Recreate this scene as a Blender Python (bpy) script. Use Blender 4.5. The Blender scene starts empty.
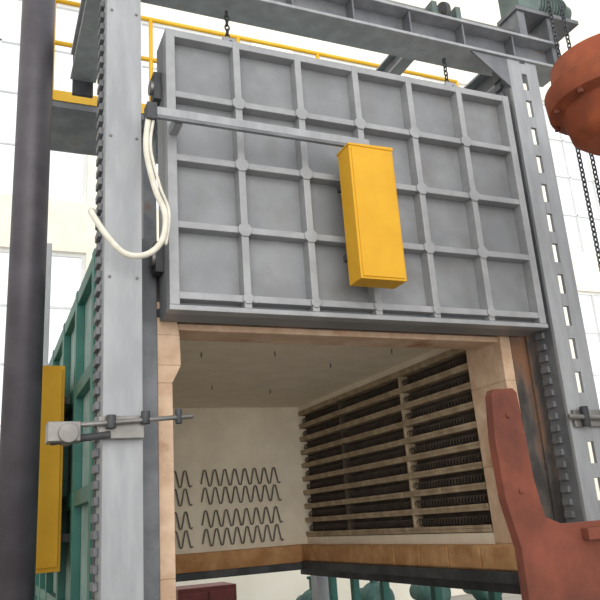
import bpy, math, random
from mathutils import Vector, Matrix
random.seed(4)
scene = bpy.context.scene
try:
    scene.view_settings.view_transform = 'Standard'
except Exception:
    pass

# ------------------------------------------------------------ materials
def srgb(r, g, b):
    f = lambda c: (c/255/12.92) if c/255 <= 0.04045 else ((c/255+0.055)/1.055)**2.4
    return (f(r), f(g), f(b), 1)

def mat(name, c1, c2=None, scale=3.0, rough=0.6, metal=0.0, lo=0.4, hi=0.7, bump=0.0, c3=None, s3=1.2, lo3=.6, hi3=.7, stretch=(1,1,1)):
    m = bpy.data.materials.new(name); m.use_nodes = True
    nt = m.node_tree; N = nt.nodes; L = nt.links
    b = N['Principled BSDF']
    b.inputs['Roughness'].default_value = rough
    b.inputs['Metallic'].default_value = metal
    tc = N.new('ShaderNodeTexCoord')
    mp = N.new('ShaderNodeMapping'); mp.inputs['Scale'].default_value = stretch
    L.new(tc.outputs['Object'], mp.inputs['Vector'])
    n = N.new('ShaderNodeTexNoise'); n.inputs['Scale'].default_value = scale
    n.inputs['Detail'].default_value = 6; n.inputs['Roughness'].default_value = .6
    L.new(mp.outputs['Vector'], n.inputs['Vector'])
    r = N.new('ShaderNodeValToRGB')
    r.color_ramp.elements[0].position = lo; r.color_ramp.elements[1].position = hi
    r.color_ramp.elements[0].color = srgb(*c1); r.color_ramp.elements[1].color = srgb(*(c2 or c1))
    L.new(n.outputs['Fac'], r.inputs['Fac'])
    out = r.outputs['Color']
    if c3:
        n3 = N.new('ShaderNodeTexNoise'); n3.inputs['Scale'].default_value = s3; n3.inputs['Detail'].default_value = 8
        L.new(mp.outputs['Vector'], n3.inputs['Vector'])
        r3 = N.new('ShaderNodeValToRGB'); r3.color_ramp.elements[0].position = lo3; r3.color_ramp.elements[1].position = hi3
        L.new(n3.outputs['Fac'], r3.inputs['Fac'])
        mx = N.new('ShaderNodeMix'); mx.data_type = 'RGBA'
        L.new(r3.outputs['Color'], mx.inputs[0]); L.new(out, mx.inputs[6]); mx.inputs[7].default_value = srgb(*c3)
        out = mx.outputs[2]
    L.new(out, b.inputs['Base Color'])
    if bump:
        bp = N.new('ShaderNodeBump'); bp.inputs['Strength'].default_value = bump; bp.inputs['Distance'].default_value = .02
        L.new(n.outputs['Fac'], bp.inputs['Height']); L.new(bp.outputs['Normal'], b.inputs['Normal'])
    return m

M = {}
M['door'] = mat('door_grey_paint', (122,125,129), (142,145,148), 2.2, .5, .1, c3=(116,116,116), s3=4, lo3=.5, hi3=.8)
M['rib'] = mat('rib_grey_paint', (142,144,147), (160,162,165), 5, .45, .1)
M['post'] = mat('post_grey_paint', (142,145,149), (162,165,169), 3, .5, .1, c3=(150,135,118), s3=2.2, lo3=.66, hi3=.8, stretch=(3,3,.6))
M['dark'] = mat('dark_steel', (52,54,58), (80,82,85), 4, .6, .2)
M['grey2'] = mat('mid_steel', (96,99,104), (124,126,130), 4, .55, .2, c3=(110,80,60), s3=2.0, lo3=.66, hi3=.74)
M['scorch'] = mat('scorched_steel', (58,54,52), (108,102,98), 3, .7, .1, c3=(126,88,62), s3=3, lo3=.5, hi3=.66, stretch=(2,2,.8))
M['pipe'] = mat('pipe_dark_paint', (68,64,71), (82,79,86), 4, .5, .1)
M['yellow'] = mat('yellow_enamel', (204,152,24), (214,163,34), 3, .7)
M['rail'] = mat('rail_yellow', (225,175,30), (235,190,50), 3, .5)
M['cable'] = mat('cable_white', (205,202,188), (228,225,214), 12, .6)
M['teal'] = mat('teal_paint', (30,92,82), (46,112,100), 3, .5)
M['teald'] = mat('teal_dusty_paint', (50,84,80), (80,112,104), 5, .7)
M['panel'] = mat('side_panel_grey', (120,150,146), (158,180,176), 3, .6)
M['refr'] = mat('refractory_tan', (190,160,134), (216,190,164), 6, .95, bump=.6, c3=(160,120,92), s3=2.5, lo3=.58, hi3=.72)
M['brick'] = mat('refractory_sill', (168,122,78), (200,158,112), 5, .95, bump=.5)
M['shelf'] = mat('shelf_tile', (150,132,108), (186,168,142), 8, .9, bump=.3)
M['fiber'] = mat('ceramic_fiber', (230,220,200), (242,233,214), 4, 1, bump=.35)
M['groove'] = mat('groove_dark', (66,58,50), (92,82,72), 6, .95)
M['wire'] = mat('heater_wire', (98,94,90), (128,124,118), 9, .6, .2)
M['rust'] = mat('rust_brown_paint', (100,52,38), (128,68,50), 4, .85, c3=(74,38,30), s3=3, lo3=.48, hi3=.72, bump=.25)
M['orange'] = mat('rust_orange_paint', (138,66,36), (160,84,50), 4, .75, c3=(98,46,28), s3=3, lo3=.48, hi3=.72, bump=.2)
M['maroon'] = mat('maroon_paint', (100,40,40), (120,52,50), 4, .5)
M['motor'] = mat('motor_green_grey', (80,95,92), (105,120,115), 4, .5, .2)
M['wall'] = mat('wall_cream_plaster', (236,231,216), (244,240,228), 1.2, .9)
M['frame'] = mat('window_frame_grey', (212,215,215), (226,228,228), 3, .6)
M['floor'] = mat('floor_concrete', (150,146,140), (172,169,162), 1.5, .85, bump=.2)
M['brass'] = mat('clamp_steel', (112,110,107), (140,138,135), 5, .4, .5)

# ------------------------------------------------------------ mesh builder
class B:
    def __init__(s, name, parent=None):
        s.name = name; s.v = []; s.f = []; s.mi = []; s.mats = []; s.smooth = []; s.parent = parent
    def _m(s, m):
        if m not in s.mats: s.mats.append(m)
        return s.mats.index(m)
    def hexa(s, pts, m):
        o = len(s.v); s.v += [tuple(p) for p in pts]; k = s._m(m)
        for f in ((0,3,2,1),(4,5,6,7),(0,1,5,4),(1,2,6,5),(2,3,7,6),(3,0,4,7)):
            s.f.append([o+i for i in f]); s.mi.append(k); s.smooth.append(False)
    def box(s, x0,x1,y0,y1,z0,z1, m):
        s.hexa([(x0,y0,z0),(x1,y0,z0),(x1,y1,z0),(x0,y1,z0),(x0,y0,z1),(x1,y0,z1),(x1,y1,z1),(x0,y1,z1)], m)
    def prism(s, poly, y0, y1, m):
        o = len(s.v); n = len(poly); k = s._m(m)
        s.v += [(x,y0,z) for x,z in poly]+[(x,y1,z) for x,z in poly]
        s.f.append([o+i for i in range(n)]); s.mi.append(k); s.smooth.append(False)
        s.f.append([o+n+i for i in range(n)][::-1]); s.mi.append(k); s.smooth.append(False)
        for i in range(n):
            j = (i+1) % n
            s.f.append([o+i,o+n+i,o+n+j,o+j]); s.mi.append(k); s.smooth.append(False)
    def lathe(s, c, axis, prof, m, n=24, caps=True, rot=0):
        a = Vector(axis).normalized(); u = a.orthogonal().normalized(); w = a.cross(u)
        c = Vector(c); o = len(s.v); k = s._m(m)
        for t, r in prof:
            for i in range(n):
                an = 2*math.pi*i/n+rot
                s.v.append(tuple(c+a*t+(u*math.cos(an)+w*math.sin(an))*r))
        for j in range(len(prof)-1):
            for i in range(n):
                i2 = (i+1) % n
                s.f.append([o+j*n+i, o+j*n+i2, o+(j+1)*n+i2, o+(j+1)*n+i]); s.mi.append(k); s.smooth.append(n > 8)
        if caps:
            s.f.append([o+i for i in range(n)][::-1]); s.mi.append(k); s.smooth.append(False)
            e = o+(len(prof)-1)*n
            s.f.append([e+i for i in range(n)]); s.mi.append(k); s.smooth.append(False)
    def rod(s, p0, p1, r, m, n=12):
        p0 = Vector(p0); d = Vector(p1)-p0
        s.lathe(p0, d, [(0, r), (d.length, r)], m, n)
    def torus(s, c, axis, R, r, m, n=14, k2=6, sc=(1,1)):
        a = Vector(axis).normalized(); u = Vector((0,0,1)) if abs(a.z) < .9 else Vector((1,0,0)); w = a.cross(u)
        c = Vector(c); o = len(s.v); k = s._m(m)
        for i in range(n):
            an = 2*math.pi*i/n
            d = u*math.cos(an)+w*math.sin(an)
            cc = c+u*math.cos(an)*R*sc[0]+w*math.sin(an)*R*sc[1]
            for j in range(k2):
                b = 2*math.pi*j/k2
                s.v.append(tuple(cc+(d*math.cos(b)+a*math.sin(b))*r))
        for i in range(n):
            for j in range(k2):
                s.f.append([o+i*k2+j, o+((i+1)%n)*k2+j, o+((i+1)%n)*k2+(j+1)%k2, o+i*k2+(j+1)%k2]); s.mi.append(k); s.smooth.append(True)
    def tube(s, pts, r, m, n=6):
        k = s._m(m); o = len(s.v); P = [Vector(p) for p in pts]
        ref = None
        for i, p in enumerate(P):
            t = (P[min(i+1,len(P)-1)]-P[max(i-1,0)]).normalized()
            if ref is None: ref = t.orthogonal().normalized()
            u = (ref-t*ref.dot(t)).normalized(); ref = u; w = t.cross(u)
            for j in range(n):
                an = 2*math.pi*j/n; s.v.append(tuple(p+(u*math.cos(an)+w*math.sin(an))*r))
        for i in range(len(P)-1):
            for j in range(n):
                s.f.append([o+i*n+j, o+i*n+(j+1)%n, o+(i+1)*n+(j+1)%n, o+(i+1)*n+j]); s.mi.append(k); s.smooth.append(True)
        for e in (0, len(P)-1):
            s.f.append([o+e*n+j for j in range(n)]); s.mi.append(k); s.smooth.append(False)
    def chain(s, x, y, z0, z1, m, link=.05, r=.0065):
        z = z0; i = 0
        while z < z1:
            s.torus((x,y,z), (1,0,0) if i%2 else (0,1,0), link*.5, r, m, 10, 5, (1,.62)); z += link*.78; i += 1
    def done(s, bevel=0):
        me = bpy.data.meshes.new(s.name); me.from_pydata(s.v, [], s.f)
        for m in s.mats: me.materials.append(M[m])
        for p, k, sm in zip(me.polygons, s.mi, s.smooth): p.material_index = k; p.use_smooth = sm
        me.update()
        import bmesh
        bm = bmesh.new(); bm.from_mesh(me); bmesh.ops.recalc_face_normals(bm, faces=bm.faces); bm.to_mesh(me); bm.free()
        ob = bpy.data.objects.new(s.name, me); scene.collection.objects.link(ob)
        if bevel:
            md = ob.modifiers.new('bevel', 'BEVEL'); md.width = bevel; md.segments = 2; md.limit_method = 'ANGLE'; md.angle_limit = .8
        if s.parent: ob.parent = s.parent
        return ob

def empty(name):
    e = bpy.data.objects.new(name, None); scene.collection.objects.link(e); return e

def smooth_pts(P, sub=8):
    P = [Vector(p) for p in P]; out = []
    for i in range(len(P)-1):
        p0 = P[max(i-1,0)]; p1 = P[i]; p2 = P[i+1]; p3 = P[min(i+2,len(P)-1)]
        for k in range(sub):
            t = k/sub
            out.append(.5*((2*p1)+(-p0+p2)*t+(2*p0-5*p1+4*p2-p3)*t*t+(-p0+3*p1-3*p2+p3)*t**3))
    out.append(P[-1]); return out

# ------------------------------------------------------------ room
b = B('floor'); b.box(-6,19,-9,9.3,-.1,0,'floor'); b.done()
def win_wall(name, horiz, fixed, a0, a1, H, starts, ww, bands):
    b = B(name)
    def bx(p0,p1,z0,z1,m,d0=0,d1=.25):
        if p1-p0 < 1e-4 or z1-z0 < 1e-4: return
        if horiz: b.box(p0,p1,fixed+d0,fixed+d1,z0,z1,m)
        else: b.box(fixed+d0,fixed+d1,p0,p1,z0,z1,m)
    cur = a0
    for s0 in starts:
        bx(cur, s0, 0, H, 'wall'); zc = 0
        for (z0,z1) in bands:
            bx(s0, s0+ww, zc, z0, 'wall'); zc = z1
        bx(s0, s0+ww, zc, H, 'wall'); cur = s0+ww
    bx(cur, a1, 0, H, 'wall'); b.done()
    k = 0
    for s0 in starts:
        for (z0,z1) in bands:
            k += 1
            w = B('window_%s%d' % (name.split('_')[1][0], k))
            def wx(p0,p1,q0,q1):
                if horiz: w.box(p0,p1,fixed+.08,fixed+.15,q0,q1,'frame')
                else: w.box(fixed+.08,fixed+.15,p0,p1,q0,q1,'frame')
            wx(s0,s0+.07,z0,z1); wx(s0+ww-.07,s0+ww,z0,z1); wx(s0+.07,s0+ww-.07,z0,z0+.07); wx(s0+.07,s0+ww-.07,z1-.07,z1)
            nv = 3; nh = max(2, int((z1-z0)/.9))
            for i in range(1,nv): wx(s0+ww*i/nv-.02,s0+ww*i/nv+.02,z0+.07,z1-.07)
            for i in range(1,nh): wx(s0+.07,s0+ww-.07,z0+(z1-z0)*i/nh-.018,z0+(z1-z0)*i/nh+.018)
            w.done()
win_wall('wall_back', True, 9.05, -6, 19, 16, [-4.4,-.9,2.6,6.1,9.6,13.1], 2.5, [(2.4,6.6),(7.6,12.0)])
win_wall('wall_left', False, -6, -9, 9.05, 16, [-6.5,-2.5,1.5,5.2], 2.8, [(2.4,6.6),(7.6,12.0)])
win_wall('wall_right', False, 18.75, -9, 9.05, 16, [-6.5,-2.5,1.5,5.2], 2.8, [(2.4,6.6),(7.6,12.0)])

# ------------------------------------------------------------ furnace body
fur = empty('box_furnace')
b = B('shell', fur)
b.box(.66,.72,.40,4.75,1.05,3.35,'panel'); b.box(3.95,4.0,.40,4.75,1.05,3.35,'panel')
b.box(.66,4.0,4.72,4.78,1.05,3.35,'panel'); b.box(.66,4.0,.40,4.78,3.30,3.36,'panel')
for Y in (.55,1.45,2.35,3.35,4.05,4.65):
    b.box(.60,.66,Y-.05,Y+.05,0,3.36,'teal'); b.box(4.0,4.08,Y-.04,Y+.04,0,3.36,'teal')
for Z in (1.10,1.85,2.6,3.3):
    b.box(.605,.66,.45,4.75,Z-.05,Z+.05,'teal'); b.box(4.0,4.06,.45,4.75,Z-.04,Z+.04,'teal')
b.box(.62,1.0,.4,4.78,.98,1.08,'teal'); b.box(3.68,4.04,.4,4.78,.98,1.08,'dark')
b.box(.35,.55,1.6,3.2,1.38,2.83,'yellow'); b.box(.37,.53,1.585,1.60,1.41,2.80,'yellow'); b.box(.34,.35,1.64,3.16,1.42,2.79,'yellow')
for Y in (1.8,3.0):
    for Z in (1.6,2.6): b.box(.55,.66,Y-.03,Y+.03,Z-.03,Z+.03,'dark')
b.done(.004)
b = B('front_plate', fur)
b.box(.80,.955,.30,.40,0,3.37,'grey2')
b.box(.80,.83,.24,.30,0,3.37,'post')
b.box(3.66,3.80,.32,.40,.9,3.37,'scorch')
b.box(3.80,4.06,.30,.40,0,3.37,'scorch')
b.box(.955,3.66,.32,.40,2.84,3.37,'scorch')
b.box(.955,3.70,.28,.32,2.86,2.91,'dark')
b.done(.004)
b = B('lining', fur)
def jamb(b, xs, y0, y1, flip):
    xo = .955 if not flip else 3.80
    for (z0,xa),(z1,xb) in zip(xs[:-1], xs[1:]):
        if not flip:
            b.hexa([(xo,y0,z0),(xa,y0,z0),(xa,y1,z0),(xo,y1,z0),(xo,y0,z1),(xb,y0,z1),(xb,y1,z1),(xo,y1,z1)],'refr')
        else:
            b.hexa([(xa,y0,z0),(xo,y0,z0),(xo,y1,z0),(xa,y1,z0),(xb,y0,z1),(xo,y0,z1),(xo,y1,z1),(xb,y1,z1)],'refr')
jamb(b, [(1.0,1.045),(1.34,1.045),(2.45,1.045),(2.56,1.10),(2.75,1.095),(2.96,1.06)], .30, .77, False)
jamb(b, [(1.12,3.66),(1.34,3.60),(1.9,3.585),(2.5,3.57),(2.96,3.57)], .33, .77, True)
b.box(.73,1.04,.77,4.5,1.34,2.96,'fiber')
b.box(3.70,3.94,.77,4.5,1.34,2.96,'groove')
b.box(1.04,3.70,4.35,4.7,1.34,2.96,'fiber')
b.box(.955,3.80,.40,4.7,2.96,3.28,'fiber')
b.box(.955,3.66,.36,.62,2.80,2.96,'refr')
b.box(.955,1.042,.78,4.7,1.12,1.34,'brick'); b.box(3.50,3.94,.36,4.7,1.16,1.335,'brick'); b.box(1.042,3.50,4.25,4.7,1.14,1.34,'brick')
b.box(3.46,3.60,.36,4.25,1.08,1.16,'dark'); b.box(1.042,3.46,4.2,4.25,1.07,1.15,'dark')
for i in range(9): b.box(3.488,3.50,.40+.43*i,.81+.43*i,1.17,1.325,'brick')
b.done(.008)
b = B('heater_shelves', fur)
rows = 9; zt = 2.86; zb = 1.44; pitch = (zt-zb)/rows
for i in range(rows+1):
    z = zb+i*pitch
    seg = .62; y = .80
    while y < 4.3:
        y2 = min(y+seg-.012, 4.34)
        b.box(3.60,3.71,y,y2,z-.014,z+.016,'shelf'); b.box(3.595,3.615,y,y2,z+.015,z+.038,'shelf'); y += seg
b.box(3.61,3.705,.77,4.35,2.89,2.96,'fiber'); b.box(3.61,3.705,.77,4.35,1.335,1.42,'fiber')
for i in range(rows):
    z = zb+i*pitch
    for Y in (1.90,3.22): b.box(3.60,3.70,Y-.01,Y+.01,z+.018,z+pitch-.014,'shelf' if Y < 2 else 'groove')
b.done(.003)
b = B('side_heater_coils', fur)
for i in range(rows):
    z = zb+i*pitch+.078; pts = []
    n = 78*8
    for k in range(n+1):
        y = .85+3.45*k/n; an = 2*math.pi*k/8
        pts.append((3.652+.026*math.cos(an), y, z+.028*math.sin(an)))
    b.tube(pts, .0055, 'groove', 4)
b.done()
b = B('back_heater_elements', fur)
def zig(x0,x1,z0,z1,n):
    pts = []; p = (x1-x0)/n/2; r = p*.5
    for k in range(2*n):
        xa = x0+k*p; up = (k % 2 == 0)
        za, zb_ = (z0+r, z1-r) if up else (z1-r, z0+r)
        for t in range(7):
            s_ = t/6; pts.append((xa+p*.45*s_, 4.315, za+(zb_-za)*s_))
        cx = xa+p*.725; zc = zb_; sg = 1 if up else -1
        for t in range(1,6):
            an = math.pi*t/6; pts.append((cx-p*.275*math.cos(an), 4.315, zc+sg*r*.8*math.sin(an)))
    b.tube(pts, .0085, 'wire', 6)
for (x0,x1,n) in ((1.15,2.22,9),(2.33,3.30,8)):
    for (za,zc) in ((2.05,2.24),(1.85,2.04),(1.60,1.79),(1.40,1.59)): zig(x0,x1,za,zc,n)
b.done()
b = B('ceiling_hooks', fur)
for x,y in ((1.6,1.6),(2.2,1.5),(2.1,3.0),(2.9,1.9),(2.8,3.2),(3.2,1.3)):
    b.rod((x,y,2.97),(x,y,2.92),.006,'wire',6)
b.done()

# ------------------------------------------------------------ door
b = B('furnace_door')
X0,X1,Z0,Z1 = .965,3.745,2.825,4.75
b.box(X0,X1,.085,.27,Z0,Z1,'door')
nx,nz = 6,4
xs = [X0+.03+(X1-X0-.06)*i/nx for i in range(nx+1)]; zs = [Z0+.09+(Z1-Z0-.12)*i/nz for i in range(nz+1)]
for i,x in enumerate(xs):
    w = .024 if 0 < i < nx else .03
    b.box(x-w,x+w,0,.085,Z0+.03,Z1,'rib')
for i,z in enumerate(zs):
    w = .022
    b.box(X0+.002,X1-.002,.004,.086,z-w,z+w if i<nz else z+.03,'rib')
b.box(X0-.004,X1+.004,-.006,.086,Z0-.004,Z0+.028,'rib')
for i in range(1,nx):
    for j in range(0,nz):
        b.lathe((xs[i],-.010,zs[j]),(0,1,0),[(0,.048 if j else .036),(.012,.050 if j else .038)],'rib',8,rot=math.pi/8)
for x in (1.45,3.3):
    b.box(x-.05,x+.05,.12,.15,Z1,Z1+.12,'rib'); b.box(x-.05,x+.05,.20,.23,Z1,Z1+.12,'rib'); b.rod((x,.1,Z1+.07),(x,.25,Z1+.07),.015,'dark')
for z in (3.2,4.4):
    b.box(X0-.05,X0,.14,.24,z-.1,z+.1,'dark'); b.rod((X0-.07,.19,z),(X0-.01,.19,z),.05,'brass')
b.done(.004)

b = B('yellow_terminal_box')
b.box(2.075,2.40,-.30,-.14,2.99,3.90,'yellow'); b.box(2.09,2.385,-.308,-.30,3.005,3.885,'yellow')
b.prism([(2.07,3.90),(2.405,3.90),(2.405,3.925),(2.07,3.915)],-.305,-.13,'yellow')
for x in (2.12,2.32):
    for z in (3.2,3.7): b.box(x,x+.05,-.14,-.002,z,z+.05,'dark')
b.done(.008)
bar = B('cable_support_bar')
bar.box(.84,2.30,-.19,-.13,3.975,4.03,'post'); bar.box(.84,2.30,-.19,-.18,3.955,3.975,'grey2')
bar.box(.98,1.03,-.13,-.002,3.96,4.03,'post'); bar.box(2.2,2.25,-.13,-.002,3.96,4.03,'post')
bar.box(.80,.86,-.20,-.10,3.94,4.05,'dark')
bar.done(.004)
b = B('white_cable')
P = [(.86,-.15,4.02),(.82,-.16,3.97),(.80,-.16,3.75),(.85,-.16,3.50),(.905,-.16,3.35),(.89,-.16,3.19),(.80,-.16,3.09),(.676,-.16,3.085),(.572,-.16,3.19),(.50,-.12,3.33),(.53,.02,3.40)]
b.tube(smooth_pts(P), .018, 'cable', 10)
P2 = [(.87,-.14,4.03),(.84,-.17,3.93),(.825,-.17,3.75),(.875,-.17,3.52),(.93,-.16,3.36),(.91,-.15,3.16)]
b.tube(smooth_pts(P2), .009, 'cable', 8)
b.done()

# ------------------------------------------------------------ gantry frame
gan = empty('lifting_gantry')
b = B('steel_frame', gan)
b.box(.59,.805,0,.03,0,5.6,'post'); b.box(.59,.605,.03,.22,0,5.6,'post'); b.box(.79,.805,.03,.22,0,5.6,'post'); b.box(.605,.79,.17,.20,0,5.6,'dark')
z = .05
while z < 4.9:
    b.box(.565,.59,.10,.22,z,z+.045,'grey2'); z += .085
b.box(.585,.60,.22,.30,0,4.95,'dark')
Ztop = 5.12
b.box(3.80,3.93,0,.03,0,Ztop,'post'); b.box(3.985,4.10,0,.03,0,Ztop,'post')
z = 0.0
while z < Ztop:
    b.box(3.93,3.985,.0,.03,z,min(z+.10,Ztop),'post'); z += .25
b.box(3.80,3.815,.03,.20,0,Ztop,'grey2'); b.box(4.085,4.10,.03,.05,0,Ztop,'post')
z = .05
while z < 5:
    b.box(3.775,3.80,.10,.18,z,z+.045,'grey2'); z += .085
for z in [i*.9+.3 for i in range(6)]:
    for x in (.62,.775): b.rod((x,-.010,z),(x,0,z),.010,'brass',6)
b.box(.45,4.4,-.02,.26,5.12,5.145,'post'); b.box(.45,4.4,.10,.13,5.145,5.36,'grey2'); b.box(.45,4.4,-.02,.26,5.36,5.385,'post')
for x in [.9+.5*i for i in range(7)]: b.box(x-.008,x+.008,0,.10,5.145,5.36,'grey2')
for X in (.50,3.95):
    b.box(X,X+.2,.26,1.3,5.10,5.125,'post'); b.box(X+.085,X+.115,.26,1.3,5.125,5.33,'grey2'); b.box(X,X+.2,.26,1.3,5.33,5.355,'post')
    b.box(X+.02,X+.18,1.3,1.34,4.98,5.4,'dark')
for X in (3.2,):
    b.box(X,X+.12,.26,2.2,5.40,5.42,'post'); b.box(X+.05,X+.07,.26,2.2,5.42,5.56,'grey2'); b.box(X,X+.12,.26,2.2,5.56,5.58,'post')
b.box(.5,.68,4.9,5.1,0,5.1,'post'); b.box(3.95,4.15,4.9,5.1,0,5.1,'post')
b.prism([(3.45,5.12),(3.80,4.85),(3.80,5.12)],.0,.02,'grey2')
b.rod((1.2,.12,5.50),(4.35,.12,5.50),.025,'brass')
for x in (1.45,3.3):
    b.lathe((x-.02,.12,5.50),(1,0,0),[(0,.11),(.04,.11)],'dark',20)
    b.box(x-.14,x-.09,.04,.20,5.385,5.56,'motor'); b.box(x+.09,x+.14,.04,.20,5.385,5.56,'motor')
b.box(4.02,4.10,.02,.24,5.385,5.66,'grey2'); b.box(4.34,4.42,.02,.24,5.14,5.66,'grey2'); b.box(4.0,4.70,0,.26,5.66,5.70,'grey2')
b.done(.004)
b = B('hoist_chain_a', gan); b.chain(1.45,.17,4.83,5.5,'dark'); b.done()
b = B('hoist_chain_b', gan); b.chain(3.3,.17,4.83,5.5,'dark'); b.done()
b = B('pull_chain_a', gan); b.chain(4.32,-.06,2.6,5.75,'dark',.055,.007); b.done()
b = B('pull_chain_b', gan); b.chain(4.46,-.06,2.9,5.75,'dark',.055,.007); b.done()
b = B('hoist_motor', gan)
b.lathe((4.26,.12,5.82),(1,0,0),[(0,.10),(.02,.12),(.34,.12),(.36,.10),(.42,.09)],'motor',24)
for i in range(9): b.lathe((4.30+.033*i,.12,5.82),(1,0,0),[(0,.135),(.01,.135)],'motor',24)
b.box(4.04,4.26,.0,.24,5.70,5.96,'motor'); b.box(4.38,4.52,.06,.18,5.94,6.0,'motor'); b.box(4.30,4.62,.04,.20,5.70,5.72,'motor')
b.done(.006)

b = B('yellow_guard_railing')
b.box(.4,4.8,1.9,2.7,5.20,5.26,'grey2')
for z in (5.85,6.3): b.rod((.4,1.9,z),(4.8,1.9,z),.022,'rail')
for x in (.4,1.28,2.16,3.04,3.92,4.8): b.rod((x,1.9,5.26),(x,1.9,6.3),.02,'rail')
b.box(.4,4.8,1.89,1.91,5.26,5.36,'rail')
for x in (1.3,3.6): b.box(x-.06,x+.06,2.1,2.22,3.36,5.2,'grey2')
b.done()

b = B('vertical_drain_pipe')
b.lathe((.228,1.0,0),(0,0,1),[(0,.120),(9,.120)],'pipe',32)
for z in (1.0,6.2): b.lathe((.228,1.0,z),(0,0,1),[(0,.127),(.06,.127)],'pipe',32)
b.lathe((.228,1.0,0),(0,0,1),[(0,.2),(.03,.2)],'pipe',32)
b.done()

b = B('door_clamp')
b.box(.30,.46,-.16,-.03,2.06,2.16,'brass'); b.lathe((.40,-.18,2.10),(0,1,0),[(0,.05),(.16,.05)],'brass',20)
b.rod((.32,-.09,2.14),(1.06,-.09,2.19),.013,'brass'); b.rod((.32,-.07,2.07),(.62,-.07,2.10),.02,'dark')
b.rod((.62,-.09,2.13),(.62,-.09,2.20),.026,'dark'); b.rod((.80,-.09,2.15),(.80,-.09,2.22),.024,'dark')
b.rod((.98,-.09,2.15),(.98,-.09,2.23),.018,'dark'); b.box(.56,.80,-.06,-.012,2.08,2.2,'brass')
b.done(.004)
b = B('door_clamp')
b.rod((3.75,-.05,2.17),(4.4,-.05,2.15),.018,'brass'); b.rod((3.9,-.05,2.10),(3.9,-.05,2.24),.03,'dark'); b.box(3.82,4.08,-.03,-.002,2.1,2.22,'brass')
b.rod((4.15,-.05,2.09),(4.15,-.05,2.22),.03,'dark')
b.done(.004)

# ------------------------------------------------------------ foreground press: flat side plate, table and round head
b = B('rusty_press_frame')
b.lathe((3.22,-1.4,0),(0,0,1),[(3.52,.20),(3.58,.27),(3.72,.30),(3.74,.37),(3.86,.38),(3.88,.33),(4.02,.32),(4.04,.28)],'orange',48)
for i in range(10):
    an = i*math.pi/5+.2
    b.rod((3.22+.345*math.cos(an),-1.4+.345*math.sin(an),3.71),(3.22+.345*math.cos(an),-1.4+.345*math.sin(an),3.75),.018,'rust',6)
b.box(3.40,4.4,-1.6,-1.2,3.74,4.05,'orange')
b.box(3.95,4.45,-1.75,-1.05,0,4.45,'rust')
b.prism([(2.07,0),(3.95,0),(3.95,1.515),(2.30,1.515),(2.215,1.55),(2.19,1.705),(2.178,1.92),(2.168,2.08),(2.15,2.10),(2.045,2.095),(2.03,2.07),(2.015,1.88),(2.025,1.63),(2.07,1.43)],-1.43,-1.38,'rust')
b.box(2.40,3.95,-1.47,-1.43,1.44,1.49,'rust')
b.box(2.30,3.95,-1.38,-1.10,1.38,1.44,'rust')
for x in (2.8,3.3): b.box(x,x+.03,-1.47,-1.43,0,1.44,'rust')
for x,z in ((2.10,1.98),(2.11,1.66)): b.rod((x,-1.438,z),(x,-1.43,z),.014,'rust',6)
b.box(2.2,3.95,-1.38,-1.12,.0,.06,'rust'); b.box(2.3,2.4,-1.2,-1.12,.06,1.38,'rust')
b.done(.006)

# ------------------------------------------------------------ background machines
b = B('maroon_cabinet'); b.box(2.45,3.25,6,6.6,.08,.86,'maroon'); b.box(2.5,2.84,5.98,6,.14,.8,'maroon'); b.box(2.87,3.2,5.98,6,.14,.8,'maroon'); b.box(2.48,3.22,6.02,6.58,0,.08,'dark'); b.done(.01)
for i in range(4):
    x = 4.6+i*1.0
    b = B('teal_blower')
    b.box(x-.3,x+.3,6.3,6.9,0,.1,'teald'); b.lathe((x,6.25,.40),(0,1,0),[(0,.16),(.05,.22),(.3,.25),(.4,.16),(.7,.14)],'teald',28)
    b.rod((x,6.5,.5),(x,6.5,.78),.07,'teald'); b.rod((x,6.5,.78),(x,6.5,.82),.1,'teald'); b.box(x-.12,x+.12,6.35,6.6,.1,.3,'teald')
    b.done(.005)

# ------------------------------------------------------------ light
w = bpy.data.worlds.new('world'); scene.world = w; w.use_nodes = True
bg = w.node_tree.nodes['Background']; bg.inputs[0].default_value = (.97,.98,1,1); bg.inputs[1].default_value = 1.25
s = bpy.data.lights.new('front_fill_sun','SUN'); s.energy = 2.1; s.angle = math.radians(55); s.color = (1,.95,.87)  # added soft fill from behind the camera, brightens the door and chamber interior
so = bpy.data.objects.new('front_fill_sun', s); scene.collection.objects.link(so)
so.rotation_euler = Vector((.30,1,-.12)).to_track_quat('-Z','Y').to_euler(); so.location = (-2,-8,6)

# ------------------------------------------------------------ camera
cam = bpy.data.cameras.new('camera'); cam.sensor_width = 36; cam.lens = 730/600*36; cam.clip_end = 200
co = bpy.data.objects.new('camera', cam); scene.collection.objects.link(co)
right = Vector((.919,-.389,-.0676)); up = Vector((-.052,-.293,.9545))
right.normalize(); up = (up-right*up.dot(right)).normalized(); back = right.cross(up)
m = Matrix((right, up, back)).transposed().to_4x4(); m.translation = Vector((0,-4,1.6))
co.matrix_world = m
scene.camera = co
